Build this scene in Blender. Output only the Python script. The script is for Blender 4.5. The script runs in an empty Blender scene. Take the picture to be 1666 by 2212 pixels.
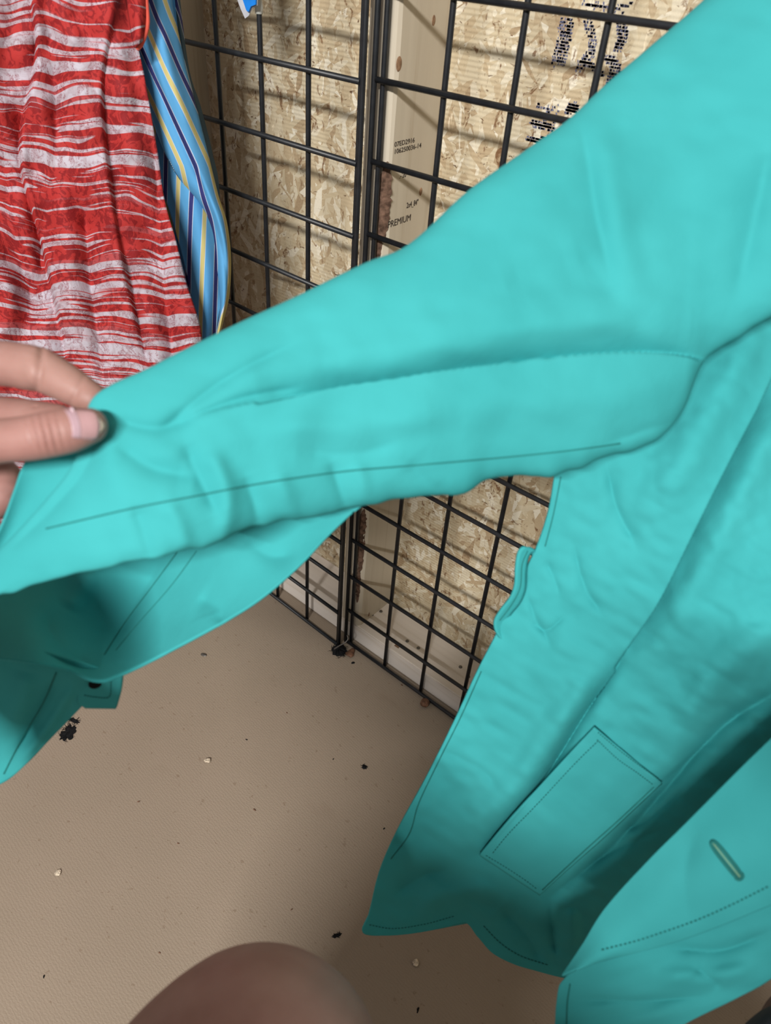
import bpy, bmesh, math, random
import numpy as np
from mathutils import Vector, Matrix
from mathutils.bvhtree import BVHTree
random.seed(7)
np.random.seed(7)
SC = bpy.context.scene
COL = SC.collection

# ------------------------------------------------------------------ camera
W, H, F = 1666.0, 2212.0, 1585.26
CP = np.array((0.54486, -0.64754, 0.95828))          # phone held a little under a metre above the floor
YAW, PIT, ROL = -0.646585, 0.671569, 0.087319
_f = np.array([math.sin(YAW)*math.cos(PIT), math.cos(YAW)*math.cos(PIT), -math.sin(PIT)])
_r = np.array([math.cos(YAW), -math.sin(YAW), 0.0]); _u = np.cross(_r, _f)
CR = _r*math.cos(ROL)+_u*math.sin(ROL); CU = -_r*math.sin(ROL)+_u*math.cos(ROL); CF = _f
cd = bpy.data.cameras.new('camera'); cam = bpy.data.objects.new('camera', cd); COL.objects.link(cam)
cd.sensor_fit = 'HORIZONTAL'; cd.sensor_width = 7.3; cd.lens = F/W*7.3
cd.clip_start = 0.01; cd.clip_end = 50
m = Matrix.Identity(4)
for i in range(3):
    m[i][0] = CR[i]; m[i][1] = CU[i]; m[i][2] = -CF[i]; m[i][3] = CP[i]
cam.matrix_world = m
cd.dof.use_dof = True; cd.dof.focus_distance = 0.95; cd.dof.aperture_fstop = 2.2
SC.camera = cam

# ------------------------------------------------------------------ light
vs = SC.view_settings
vs.view_transform = 'Standard'; vs.look = 'None'; vs.gamma = 1.0; vs.use_curve_mapping = False
vs.exposure = 0.0
wd = bpy.data.worlds.new('world'); SC.world = wd; wd.use_nodes = True
bg = wd.node_tree.nodes['Background']; bg.inputs[0].default_value = (1.0, 0.975, 0.94, 1); bg.inputs[1].default_value = 0.36
def area(name, loc, target, sx, sy, power, col):
    l = bpy.data.lights.new(name, 'AREA'); l.shape = 'RECTANGLE'; l.size = sx; l.size_y = sy; l.energy = power; l.color = col
    o = bpy.data.objects.new(name, l); COL.objects.link(o); o.location = loc
    d = Vector(target)-Vector(loc); o.rotation_euler = d.to_track_quat('-Z', 'Y').to_euler()
    return o
area('tube_lamp', (1.10, -2.37, 2.10), (0.30, -0.1, 0.45), 0.90, 0.045, 108, (1.0, 0.985, 0.96))

# ------------------------------------------------------------------ helpers
FZ = -0.004
def un(px, py, d):
    return CP + d*(CF + CR*((px-W/2)/F) - CU*((py-H/2)/F))
def ray(px, py):
    return CF + CR*((px-W/2)/F) - CU*((py-H/2)/F)
def on_z(px, py, z=FZ):
    v = ray(px, py); return CP+v*((z-CP[2])/v[2])
def on_y(px, py, y):
    v = ray(px, py); return CP+v*((y-CP[1])/v[1])
def on_x(px, py, x):
    v = ray(px, py); return CP+v*((x-CP[0])/v[0])

def tag(o, label=None, cat=None, group=None, kind=None):
    if label: o['label'] = label
    if cat: o['category'] = cat
    if group: o['group'] = group
    if kind: o['kind'] = kind
    return o
def empty(name, loc=(0, 0, 0)):
    o = bpy.data.objects.new(name, None); COL.objects.link(o); o.location = loc; o.empty_display_size = .05
    bpy.context.view_layer.update()
    return o
def link(name, me, mat=None, parent=None, smooth=False):
    o = bpy.data.objects.new(name, me); COL.objects.link(o)
    if mat and not me.materials: me.materials.append(mat)
    if smooth:
        me.polygons.foreach_set('use_smooth', [True]*len(me.polygons)); me.update()
    if parent:
        o.parent = parent
        o.matrix_parent_inverse = parent.matrix_world.inverted()
    return o
def mesh(name, v, f):
    me = bpy.data.meshes.new(name); me.from_pydata([tuple(map(float, p)) for p in v], [], [tuple(map(int, q)) for q in f]); me.update()
    return me
def box_me(name, lo, hi, bev=0.0):
    bm = bmesh.new(); bmesh.ops.create_cube(bm, size=1)
    lo = Vector(lo); hi = Vector(hi)
    for v in bm.verts: v.co = Vector(((v.co.x+.5)*(hi.x-lo.x)+lo.x, (v.co.y+.5)*(hi.y-lo.y)+lo.y, (v.co.z+.5)*(hi.z-lo.z)+lo.z))
    if bev: bmesh.ops.bevel(bm, geom=bm.edges[:], offset=bev, segments=2, affect='EDGES', clamp_overlap=True)
    me = bpy.data.meshes.new(name); bm.to_mesh(me); bm.free(); return me
def tube_arrays(P, R, n=8, cap=True):
    P = np.array(P, float); m_ = len(P); R = np.broadcast_to(np.array(R, float), (m_,))
    T = np.gradient(P, axis=0); T /= np.linalg.norm(T, axis=1)[:, None]+1e-12
    a = np.array([0, 0, 1.0]) if abs(T[0][2]) < .9 else np.array([1.0, 0, 0])
    V = []; Fc = []
    nrm = a-T[0]*(a@T[0]); nrm /= np.linalg.norm(nrm)
    for i in range(m_):
        nrm = nrm-T[i]*(nrm@T[i]); nrm /= np.linalg.norm(nrm)+1e-12
        b = np.cross(T[i], nrm)
        for k in range(n):
            t = 2*math.pi*k/n; V.append(P[i]+R[i]*(nrm*math.cos(t)+b*math.sin(t)))
    for i in range(m_-1):
        for k in range(n):
            Fc.append((i*n+k, i*n+(k+1) % n, (i+1)*n+(k+1) % n, (i+1)*n+k))
    if cap: Fc.append(tuple(range(n-1, -1, -1))); Fc.append(tuple((m_-1)*n+k for k in range(n)))
    return V, Fc
def tube(name, P, R, n=8):
    return mesh(name, *tube_arrays(P, R, n))
def cr(pts, n):                                   # Catmull-Rom through points, n samples evenly by arc length
    p = np.array(pts, float)
    q = np.vstack([2*p[0]-p[1], p, 2*p[-1]-p[-2]]); out = []
    for i in range(len(p)-1):
        a, b, c, d = q[i:i+4]
        for t in np.linspace(0, 1, 24, endpoint=False):
            out.append(.5*((2*b)+(-a+c)*t+(2*a-5*b+4*c-d)*t*t+(-a+3*b-3*c+d)*t**3))
    out.append(p[-1]); out = np.array(out)
    s = np.r_[0, np.cumsum(np.linalg.norm(np.diff(out[:, :2], axis=0), axis=1))]
    t = np.linspace(0, s[-1], n)
    return np.stack([np.interp(t, s, out[:, k]) for k in range(out.shape[1])], 1)
def tps(ctrl):                                    # thin-plate spline through (px, py, value)
    c = np.array(ctrl, float); X = c[:, :2]/1000; n = len(X)
    def phi(r): return np.where(r > 1e-9, r*r*np.log(r+1e-12), 0)
    K = phi(np.linalg.norm(X[:, None]-X[None], axis=2))+1e-4*np.eye(n); Pm = np.c_[np.ones(n), X]
    A = np.block([[K, Pm], [Pm.T, np.zeros((3, 3))]]); w = np.linalg.solve(A, np.r_[c[:, 2], 0, 0, 0])
    def fn(x, y):
        q = np.stack([np.asarray(x, float), np.asarray(y, float)], -1)/1000; sh = q.shape[:-1]; q = q.reshape(-1, 2)
        v = phi(np.linalg.norm(q[:, None]-X[None], axis=2))@w[:n]+w[n]+q@w[n+1:]
        return v.reshape(sh)
    return fn
def pl_dist(x, y, pts):                           # signed distance to a polyline and position along it
    p = cr(pts, 40); best = np.full(x.shape, 1e9); sg = np.zeros(x.shape); tt = np.zeros(x.shape)
    for i in range(len(p)-1):
        a = p[i]; d = p[i+1]-a; L2 = d@d
        t = np.clip(((x-a[0])*d[0]+(y-a[1])*d[1])/L2, 0, 1)
        dx = x-(a[0]+t*d[0]); dy = y-(a[1]+t*d[1]); r = np.hypot(dx, dy)
        k = r < best; best = np.where(k, r, best); sg = np.where(k, np.sign(d[0]*dy-d[1]*dx), sg); tt = np.where(k, (i+t)/(len(p)-1), tt)
    return best*sg, tt
def folds_fn(folds):
    def fn(x, y):
        z = np.zeros(x.shape)
        for fo in folds:
            kind, pts, w, a = fo[:4]
            d, t = pl_dist(x, y, pts); tp = np.clip(np.sin(np.pi*np.clip(t*.9+.05, 0, 1))*1.6, 0, 1)
            if kind == 'g': z += (a*np.exp(-(d/w)**2) if a < 0 else a*1.1*np.exp(-1.25*(np.sqrt((d/w)**2+.06)-.245)))*tp
            elif kind == 's':                      # a lapped crease: sharp on one side, slow on the other
                q = np.clip(1+d/10., 0, 1); z += a*np.where(d > 0, np.exp(-d/w), q*q*(3-2*q))*tp
        return z
    return fn
def lip(x, y, pts, amt):                          # how far the near lip of a lapped crease slides over the hollow
    d, t = pl_dist(x, y, pts); tp = np.clip(np.sin(np.pi*np.clip(t*.9+.05, 0, 1))*1.6, 0, 1)
    return np.where(d < 0, np.minimum(-d*1.7, amt)*np.exp(-np.clip(-d-amt, 0, None)/80), 0)*tp
def vnoise(x, y, sc, seed):                       # smooth value noise
    rs = np.random.RandomState(seed); g = rs.rand(64, 64)*2-1
    X = x/sc; Y = y/sc; xi = np.floor(X).astype(int); yi = np.floor(Y).astype(int); fx = X-xi; fy = Y-yi
    fx = fx*fx*(3-2*fx); fy = fy*fy*(3-2*fy)
    g4 = lambda a, b: g[a % 64, b % 64]
    return (g4(xi, yi)*(1-fx)+g4(xi+1, yi)*fx)*(1-fy)+(g4(xi, yi+1)*(1-fx)+g4(xi+1, yi+1)*fx)*fy
def to3(x, y, d):
    x = np.asarray(x, float); y = np.asarray(y, float); d = np.asarray(d, float)
    return CP + d[..., None]*(CF + ((x-W/2)/F)[..., None]*CR - ((y-H/2)/F)[..., None]*CU)
def grid_faces(nv, nu, wrap=False):
    fs = []
    for j in range(nv-1):
        for i in range(nu-1 if not wrap else nu):
            i2 = (i+1) % nu
            fs.append((j*nu+i, j*nu+i2, (j+1)*nu+i2, (j+1)*nu+i))
    return fs
def patch(name, A, B, nu, nv, depth, mat, parent, thick=.0016, uvfn=None, disp=None):
    """cloth sheet ruled between edge curve A and edge curve B; depth(x, y, u, v) sets how far off it hangs"""
    a = cr(A, nv); b = cr(B, nv); u = np.linspace(0, 1, nu)
    X = a[:, None, 0]*(1-u)+b[:, None, 0]*u; Y = a[:, None, 1]*(1-u)+b[:, None, 1]*u
    U_, V_ = np.meshgrid(u, np.linspace(0, 1, nv))
    D_ = depth(X, Y, U_, V_)
    if disp: dx_, dy_ = disp(X, Y); X = X+dx_; Y = Y+dy_
    P = to3(X, Y, D_).reshape(-1, 3)
    me = mesh(name, P, grid_faces(nv, nu))
    if uvfn:
        uv = uvfn(X, Y, U_, V_); uv = np.stack(uv, -1).reshape(-1, 2)
        lay = me.uv_layers.new(name='UVMap'); idx = np.array([l.vertex_index for l in me.loops])
        lay.data.foreach_set('uv', uv[idx].ravel())
    o = link(name, me, mat, parent, True)
    if thick:
        s = o.modifiers.new('thickness', 'SOLIDIFY'); s.thickness = thick; s.offset = 0
    return o
def bvh_of(o):
    dg = bpy.context.evaluated_depsgraph_get(); return BVHTree.FromObject(o.evaluated_get(dg), dg), o.matrix_world.copy()
def stick(bv, px, py, eps=.0006, default=.5):     # where the line of sight meets a surface already built
    t, mw = bv; inv = mw.inverted(); d = Vector(ray(px, py)).normalized()
    h = t.ray_cast(inv @ Vector(CP), (inv.to_3x3() @ d).normalized())
    if h[0] is None: return un(px, py, default)
    return np.array(mw @ h[0]) - np.array(d)*eps
def stitches(name, bv, pts, mat, parent, step=9.0, r=.00042, fill=.6, default=.5):
    p = cr(pts, 400); s = np.r_[0, np.cumsum(np.linalg.norm(np.diff(p[:, :2], axis=0), axis=1))]; V = []; Fc = []
    t = 0
    while t < s[-1]-step*fill:
        q = [stick(bv, np.interp(k, s, p[:, 0]), np.interp(k, s, p[:, 1]), .0004, default) for k in (t, t+step*fill*.5, t+step*fill)]
        v, f = tube_arrays(q, [r*.6, r, r*.6], 5); b = len(V); V += v; Fc += [tuple(b+i for i in g) for g in f]; t += step
    o = link(name, mesh(name, V, Fc), mat, parent, True); o['kind'] = 'stuff'; return o
def seam(name, bv, pts, mat, parent, r=.0005, n=70, default=.5):
    p = cr(pts, n); q = [stick(bv, a, b, .0001, default) for a, b in p[:, :2]]
    return link(name, tube(name, q, r, 6), mat, parent, True)

# ------------------------------------------------------------------ materials
def srgb(r, g, b):
    f = lambda c: (c/12.92 if c <= .04045 else ((c+.055)/1.055)**2.4)
    return (f(r/255), f(g/255), f(b/255), 1)
class NT:
    def __init__(s, name):
        s.m = bpy.data.materials.new(name); s.m.use_nodes = True; s.t = s.m.node_tree; s.n = s.t.nodes; s.b = s.n['Principled BSDF']
    def node(s, typ, **kw):
        x = s.n.new(typ)
        for k, v in kw.items():
            if k.startswith('i_'):
                key = k[2:]; key = int(key) if key.isdigit() else key
                if hasattr(v, 'is_output'): s.t.links.new(v, x.inputs[key])
                else: x.inputs[key].default_value = v
            else: setattr(x, k, v)
        return x
    def link(s, a, b): s.t.links.new(a, b)
    def coord(s, out='Object', scale=(1, 1, 1), rot=(0, 0, 0), loc=(0, 0, 0)):
        tc = s.node('ShaderNodeTexCoord'); mp = s.node('ShaderNodeMapping', i_0=tc.outputs[out])
        mp.inputs['Scale'].default_value = scale; mp.inputs['Rotation'].default_value = rot; mp.inputs['Location'].default_value = loc
        return mp.outputs[0]
    def noise(s, vec, scale=5, detail=3, rough=.5, dist=0):
        return s.node('ShaderNodeTexNoise', i_Vector=vec, i_Scale=scale, i_Detail=detail, i_Roughness=rough, i_Distortion=dist)
    def ramp(s, fac, stops, interp='LINEAR'):
        r = s.node('ShaderNodeValToRGB', i_0=fac); cr_ = r.color_ramp; cr_.interpolation = interp
        while len(cr_.elements) > 1: cr_.elements.remove(cr_.elements[-1])
        cr_.elements[0].position = stops[0][0]; cr_.elements[0].color = stops[0][1]
        for p, c in stops[1:]:
            e = cr_.elements.new(p); e.color = c
        return r.outputs[0]
    def mix(s, fac, a, b, typ='MIX'):
        x = s.node('ShaderNodeMix', data_type='RGBA', blend_type=typ)
        for k, v in ((0, fac), (6, a), (7, b)):
            if hasattr(v, 'is_output'): s.t.links.new(v, x.inputs[k])
            else: x.inputs[k].default_value = v
        return x.outputs[2]
    def math(s, op, a, b=0.0, c=None):
        x = s.node('ShaderNodeMath', operation=op)
        for k, v in ((0, a), (1, b)) + (((2, c),) if c is not None else ()):
            if hasattr(v, 'is_output'): s.t.links.new(v, x.inputs[k])
            else: x.inputs[k].default_value = v
        return x.outputs[0]
    def bump(s, h, strength=.3, dist=.001, chain=None):
        x = s.node('ShaderNodeBump', i_Height=h, i_Strength=strength, i_Distance=dist)
        if chain: s.link(chain, x.inputs['Normal'])
        return x.outputs[0]
    def done(s, col=None, rough=.7, normal=None, metal=0, spec=.3, **kw):
        if col is not None:
            if hasattr(col, 'is_output'): s.link(col, s.b.inputs['Base Color'])
            else: s.b.inputs['Base Color'].default_value = col
        if hasattr(rough, 'is_output'): s.link(rough, s.b.inputs['Roughness'])
        else: s.b.inputs['Roughness'].default_value = rough
        s.b.inputs['Metallic'].default_value = metal; s.b.inputs['Specular IOR Level'].default_value = spec
        if normal is not None: s.link(normal, s.b.inputs['Normal'])
        for k, v in kw.items(): s.b.inputs[k.replace('_', ' ')].default_value = v
        return s.m
G = lambda v: (v, v, v, 1)

def mat_plain(name, c, rough=.6, metal=0, spec=.3, var=.08, sc=40):
    t = NT(name); n = t.noise(t.coord(), sc, 4)
    lo = tuple(x*(1-var*2) for x in c[:3])+(1,); hi = tuple(min(1, x*(1+var)) for x in c[:3])+(1,)
    return t.done(t.ramp(n.outputs[0], [(.3, lo), (.7, hi)]), rough, t.bump(n.outputs[0], .15, .0005), metal, spec)
def mat_floor():
    t = NT('painted_floor'); c = t.coord()
    big = t.noise(c, 3, 4, .6); fine = t.noise(c, 420, 3, .6); sp = t.noise(c, 130, 2, .5)
    col = t.ramp(big.outputs[0], [(.3, srgb(146, 131, 114)), (.7, srgb(154, 138, 121))])
    spk = t.ramp(sp.outputs[0], [(.27, G(1)), (.31, G(0))]); col = t.mix(t.math('MULTIPLY', spk, .35), col, srgb(110, 88, 66))
    sm = t.noise(t.coord(scale=(1, 2.2, 1), rot=(0, 0, .5)), 9, 5, .65); smf = t.ramp(sm.outputs[0], [(.62, G(0)), (.78, G(.28))])
    col = t.mix(smf, col, srgb(128, 108, 90))
    rib = t.node('ShaderNodeTexWave', i_Vector=t.coord(rot=(0, 0, .08)), i_Scale=88, i_Distortion=6.0, i_Detail=3.0); rib.bands_direction = 'Y'; rib.inputs['Detail Scale'].default_value = 3.0
    nb = t.bump(rib.outputs[1], .22, .0006); nb = t.bump(fine.outputs[0], .35, .0007, nb)
    return t.done(col, .55, nb, 0, .35)
def mat_osb():
    t = NT('osb_strands'); layers = []
    for k, (rot, sx, sz, seed) in enumerate(((1.35, 34, 130, 0), (1.75, 40, 150, 3.7), (-.75, 44, 160, 8.1), (.55, 52, 200, 5.3))):
        tc = t.coord(rot=(0, rot, 0)); mp = t.node('ShaderNodeMapping', i_0=tc); mp.inputs['Scale'].default_value = (sx, .01, sz); mp.inputs['Location'].default_value = (seed, 0, seed*1.3)
        wob = t.noise(t.coord(), 30, 3); add = t.node('ShaderNodeMix', data_type='VECTOR'); add.inputs[0].default_value = .22
        t.link(mp.outputs[0], add.inputs[4]); t.link(wob.outputs['Color'], add.inputs[5])
        v = t.node('ShaderNodeTexVoronoi', i_Vector=add.outputs[1], i_Scale=1.0); sp = t.node('ShaderNodeSeparateColor', i_0=v.outputs['Color'])
        gr = t.noise(mp.outputs[0], 9.0, 4, .65)
        val = t.math('ADD', t.math('MULTIPLY', sp.outputs[0], .8), t.math('MULTIPLY', gr.outputs[0], .35))
        layers.append((sp.outputs[1], val, v.outputs['Distance']))
    pr, val, ds = layers[0]
    for p2, v2, d2 in layers[1:]:
        g = t.math('GREATER_THAN', p2, pr)
        val = t.math('ADD', t.math('MULTIPLY', v2, g), t.math('MULTIPLY', val, t.math('SUBTRACT', 1.0, g)))
        ds = t.math('ADD', t.math('MULTIPLY', d2, g), t.math('MULTIPLY', ds, t.math('SUBTRACT', 1.0, g)))
        pr = t.math('MAXIMUM', p2, pr)
    col = t.ramp(val, [(.10, srgb(146, 120, 91)), (.24, srgb(180, 158, 126)), (.5, srgb(197, 180, 149)), (.75, srgb(205, 191, 163)), (1.0, srgb(228, 219, 199))])
    fl = t.noise(t.coord(scale=(1, 1, .55)), 75, 5, .7, 1.2); fm = t.ramp(fl.outputs[0], [(.35, G(.85)), (.42, G(0))])
    col = t.mix(fm, col, srgb(112, 74, 42))
    fl2 = t.noise(t.coord(scale=(.35, 1, 1), loc=(3, 1, 2)), 160, 4, .6, 2.0); fm2 = t.ramp(fl2.outputs[0], [(.30, G(.9)), (.36, G(0))])
    col = t.mix(fm2, col, srgb(92, 60, 36))
    pale = t.noise(t.coord(scale=(1, 1, .5), loc=(7, 3, 1)), 55, 4, .65, 1.4); pm = t.ramp(pale.outputs[0], [(.64, G(0)), (.70, G(.75))])
    col = t.mix(pm, col, srgb(238, 222, 192))
    rib = t.node('ShaderNodeTexWave', i_Vector=t.coord(scale=(.0, .0, 1)), i_Scale=64, i_Distortion=.0); rib.bands_direction = 'Z'
    rm = t.noise(t.coord(), 4, 3); rmk = t.ramp(rm.outputs[0], [(.36, G(0)), (.56, G(1))])
    rh = t.math('MULTIPLY', rib.outputs[1], rmk)
    nb = t.bump(rh, .45, .0010); nb = t.bump(val, .5, .0012, nb); nb = t.bump(fl.outputs[0], .4, .0012, nb)
    return t.done(col, .62, nb, 0, .3)
def mat_wood(name, base, dark, vertical=True, gsc=1.0):
    t = NT(name); s = (60*gsc, 60*gsc, 2.2) if vertical else (2.2, 60*gsc, 60*gsc)
    g = t.noise(t.coord(scale=s), 1.0, 5, .62, .6); g2 = t.noise(t.coord(scale=tuple(x*.22 for x in s)), 1.0, 3, .5)
    col = t.ramp(g.outputs[0], [(.28, dark), (.46, base), (.75, tuple(min(1, x*1.10) for x in base[:3])+(1,))])
    col = t.mix(t.ramp(g2.outputs[0], [(.45, G(0)), (.7, G(.35))]), col, dark)
    return t.done(col, .6, t.bump(g.outputs[0], .2, .0005), 0, .3)
def mat_cloth(name, c, weave=1600, rough=.85, c2=None, sheen=.15):
    t = NT(name); v = t.coord(); n = t.noise(v, 14, 3, .5); f = t.noise(v, weave, 2, .5)
    c2 = c2 or tuple(x*.90 for x in c[:3])+(1,)
    col = t.ramp(n.outputs[0], [(.35, c2), (.65, c)])
    w = t.noise(v, 60, 4, .55, .3)
    nb = t.bump(f.outputs[0], .12, .0004); nb = t.bump(w.outputs[0], .24, .0018, nb)
    return t.done(col, rough, nb, 0, .12, Sheen_Weight=sheen)
def mat_dress():
    t = NT('red_white_lace'); tc = t.node('ShaderNodeTexCoord')
    def mp(sx, sy, lx=0, ly=0):
        x = t.node('ShaderNodeMapping', i_0=tc.outputs['UV']); x.inputs['Scale'].default_value = (sx, sy, 1); x.inputs['Location'].default_value = (lx, ly, 0); return x.outputs[0]
    sep = t.node('ShaderNodeSeparateXYZ', i_0=tc.outputs['UV']); grad = t.math('MULTIPLY', t.math('SUBTRACT', .72, sep.outputs[1]), .16)
    def band(sx, sy, lo, hi, lx, detail=2):
        n = t.noise(mp(sx, sy, lx, lx*2), 1, detail, .55); return t.ramp(t.math('ADD', n.outputs[0], grad), [(lo, G(0)), (hi, G(1))])
    b1 = band(1.6, 46, .53, .545, 3.1); b2 = band(7, 150, .57, .585, 9.4, 1); b3 = band(10, 330, .66, .69, 5.2, 1)
    white = t.math('MAXIMUM', t.math('MAXIMUM', t.math('MULTIPLY', b1, 1.0), t.math('MULTIPLY', b2, .9)), t.math('MULTIPLY', b3, .8))
    redl = band(1.5, 130, .60, .62, 1.7, 1); white = t.math('MULTIPLY', white, t.math('SUBTRACT', 1.0, t.math('MULTIPLY', redl, .9)))
    lace = t.node('ShaderNodeTexVoronoi', i_Vector=mp(150, 110), i_Scale=1.0); lc = t.noise(mp(110, 80), 1, 4, .6, 1.5)
    net = t.node('ShaderNodeTexVoronoi', i_Vector=mp(900, 700), i_Scale=1.0)
    lm = t.ramp(lc.outputs[0], [(.46, G(1)), (.52, G(0))])
    nd = t.ramp(net.outputs['Distance'], [(.25, G(1)), (.55, G(.35))])
    wc = t.mix(t.math('MULTIPLY', lm, nd), srgb(186, 178, 188), srgb(140, 92, 100))
    wc = t.mix(t.math('MULTIPLY', t.ramp(lace.outputs['Distance'], [(.5, G(0)), (.62, G(1))]), .35), wc, srgb(160, 138, 144))
    rc = t.mix(lm, srgb(172, 48, 46), srgb(140, 32, 34)); rc = t.mix(t.math('MULTIPLY', t.math('MULTIPLY', lm, nd), .5), rc, srgb(118, 26, 30))
    sq = t.noise(mp(40, 60, 4, 4), 1, 4, .7, 2.5); sm = t.ramp(sq.outputs[0], [(.315, G(1)), (.335, G(0))])
    col = t.mix(white, rc, wc); col = t.mix(t.math('MULTIPLY', sm, .7), col, srgb(110, 36, 38))
    nb = t.bump(lc.outputs[0], .5, .0016); nb = t.bump(lace.outputs['Distance'], .25, .001, nb)
    return t.done(col, .75, nb, 0, .25)
def mat_stripe(name, base, pitch=60.0):
    """stripes across uv.x (unit: the cloth's own stripe pitch)"""
    t = NT(name); tc = t.node('ShaderNodeTexCoord'); sp = t.node('ShaderNodeSeparateXYZ', i_0=tc.outputs['UV'])
    ph = t.math('FRACT', t.math('DIVIDE', sp.outputs[0], pitch))
    st = lambda x, w: (x, w)
    wht = srgb(196, 206, 222); nav = srgb(52, 52, 110); yel = srgb(206, 192, 122)
    col = t.ramp(ph, [(0, base), (.06, wht), (.085, nav), (.225, nav), (.226, wht), (.25, base), (.565, wht), (.585, yel), (.72, yel), (.721, wht), (.745, base)], 'CONSTANT')
    n = t.noise(t.coord(), 900, 2); w = t.noise(t.coord(), 40, 3)
    col = t.mix(t.math('MULTIPLY', w.outputs[0], .18), col, srgb(40, 70, 120))
    return t.done(col, .75, t.bump(w.outputs[0], .3, .002, t.bump(n.outputs[0], .15, .0003)), 0, .25)
def mat_skin():
    t = NT('skin'); v = t.coord(); n = t.noise(v, 22, 4, .55); f = t.noise(v, 500, 3, .6); l = t.noise(v, 8, 2)
    col = t.ramp(n.outputs[0], [(.3, srgb(140, 102, 92)), (.5, srgb(154, 117, 107)), (.72, srgb(166, 130, 120))])
    col = t.mix(t.ramp(l.outputs[0], [(.42, G(0)), (.68, G(.4))]), col, srgb(152, 100, 98))
    return t.done(col, .52, t.bump(f.outputs[0], .12, .0005), 0, .35, Subsurface_Weight=.12, Subsurface_Scale=.006)

M = {
 'floor': mat_floor(), 'osb': mat_osb(),
 'stud': mat_wood('stud_pine', srgb(192, 181, 162), srgb(170, 154, 131)),
 'plate': mat_wood('plate_pine', srgb(232, 222, 212), srgb(214, 200, 182), False),
 'bark': mat_plain('bark', srgb(108, 84, 70), .9, 0, .1, .35, 160),
 'knot': mat_plain('knot_wood', srgb(150, 118, 92), .7, 0, .2, .25, 220),
 'wire': mat_plain('black_powder_coat', srgb(30, 32, 36), .42, 0, .45, .2, 90),
 'steel': mat_plain('nail_steel', srgb(120, 116, 112), .45, .8, .5, .1, 200),
 'teal': mat_cloth('teal_cotton', srgb(61, 160, 162), c2=srgb(56, 153, 155), sheen=0.0),
 'tealthread': mat_plain('teal_thread', srgb(30, 112, 108), .8),
 'palethread': mat_plain('pale_thread', srgb(140, 190, 160), .8),
 'dress': mat_dress(), 'coral': mat_cloth('coral_binding', srgb(226, 96, 80)),
 'shirt': mat_stripe('blue_striped_cotton', srgb(92, 164, 214)),
 'plaid': mat_stripe('dark_plaid_cotton', srgb(60, 84, 96), 34.0),
 'skin': mat_skin(), 'nail': mat_plain('fingernail', srgb(178, 140, 142), .3, 0, .5, .03, 30), 'naillunula': mat_plain('fingernail_moon', srgb(176, 146, 154), .3, 0, .5, .02, 30), 'nailtip': mat_plain('fingernail_tip', srgb(192, 172, 156), .35, 0, .5, .02, 30),
 'denim': mat_cloth('charcoal_denim', srgb(62, 64, 74), 900, c2=srgb(40, 41, 50)),
 'black': mat_plain('black_rubber', srgb(22, 22, 24), .8, 0, .2, .3, 200),
 'ink': mat_plain('black_ink', srgb(64, 56, 50), .8, 0, .1), 'navy': mat_plain('navy_ink', srgb(112, 114, 138), .8, 0, .1),
 'crumb': mat_plain('pale_crumb', srgb(206, 190, 168), .7, 0, .3, .3, 400), 'brown': mat_plain('brown_shell', srgb(116, 82, 62), .6, 0, .3, .3, 200),
 'tape': mat_plain('white_tape', srgb(214, 216, 210), .5), 'blue': mat_plain('blue_plastic', srgb(30, 128, 222), .4), 'clear': mat_plain('whitish_plastic', srgb(196, 196, 202), .3),
 'gold': mat_plain('ring_metal', srgb(170, 150, 110), .25, 1, .5),
 'hair': mat_plain('dark_hair', srgb(50, 36, 28), .6), 'shirtgrey': mat_cloth('grey_tshirt', srgb(90, 92, 98)),
}

# ------------------------------------------------------------------ the setting: floor, framed OSB wall
SY = 0.0103; OY = 0.0955                      # front of the framing, face of the OSB
def gridplane(name, x0, x1, y0, y1, z):
    return mesh(name, [(x0, y0, z), (x1, y0, z), (x1, y1, z), (x0, y1, z)], [(0, 1, 2, 3)])
fl = link('floor', box_me('floor', (-4, -4.5, FZ-.03), (4, .11, FZ)), M['floor']); tag(fl, 'tan painted floor with fine ribbed texture and specks', 'floor', kind='structure')
wl = link('wall_back', box_me('wall_back', (-4, OY, FZ), (4, OY+.012, 2.45)), M['osb']); tag(wl, 'bare oriented strand board wall with pine framing', 'wall', kind='structure')

def wavy_box(name, lo, hi, wane=None, seed=0, segs=60):
    """a sawn board standing upright, with an optionally waney front right edge"""
    zs = np.linspace(lo[2], hi[2], segs); V = []
    for z in zs:
        c = .0015
        w = wane(z) if wane else 0
        sec = [(lo[0]+c, lo[1]), (hi[0]-c-w, lo[1]), (hi[0]-.35*w-.0007, lo[1]+.25*w+.0005), (hi[0], lo[1]+c+w*.9), (hi[0], hi[1]), (lo[0], hi[1]), (lo[0], lo[1]+c)]
        V += [(x, y, z) for x, y in sec]
    n = 7; f = grid_faces(segs, n, True); f.append(tuple(range(n-1, -1, -1))); f.append(tuple((segs-1)*n+k for k in range(n)))
    return mesh(name, V, f)
PZ = .034
SX = .0125                                    # right face of the stud at the panel joint
def wane_mid(z):
    return .004+.004*math.exp(-((z-.64)/.10)**2)+.004*math.exp(-((z-.2)/.10)**2)+.0012*math.sin(z*31)
def stud(x_right, wane=None):
    return link('stud', wavy_box('stud', (x_right-.038, SY, PZ), (x_right, OY, 2.42), wane), M['stud'], wl)
s_mid = stud(SX, wane_mid); s_left = stud(SX-.402); stud(SX+.41); stud(SX-.81); stud(SX-1.21); stud(SX+.82)
bp = link('bottom_plate', box_me('bottom_plate', (-4, SY, FZ), (4, OY, PZ), .002), M['plate'], wl)
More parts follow.
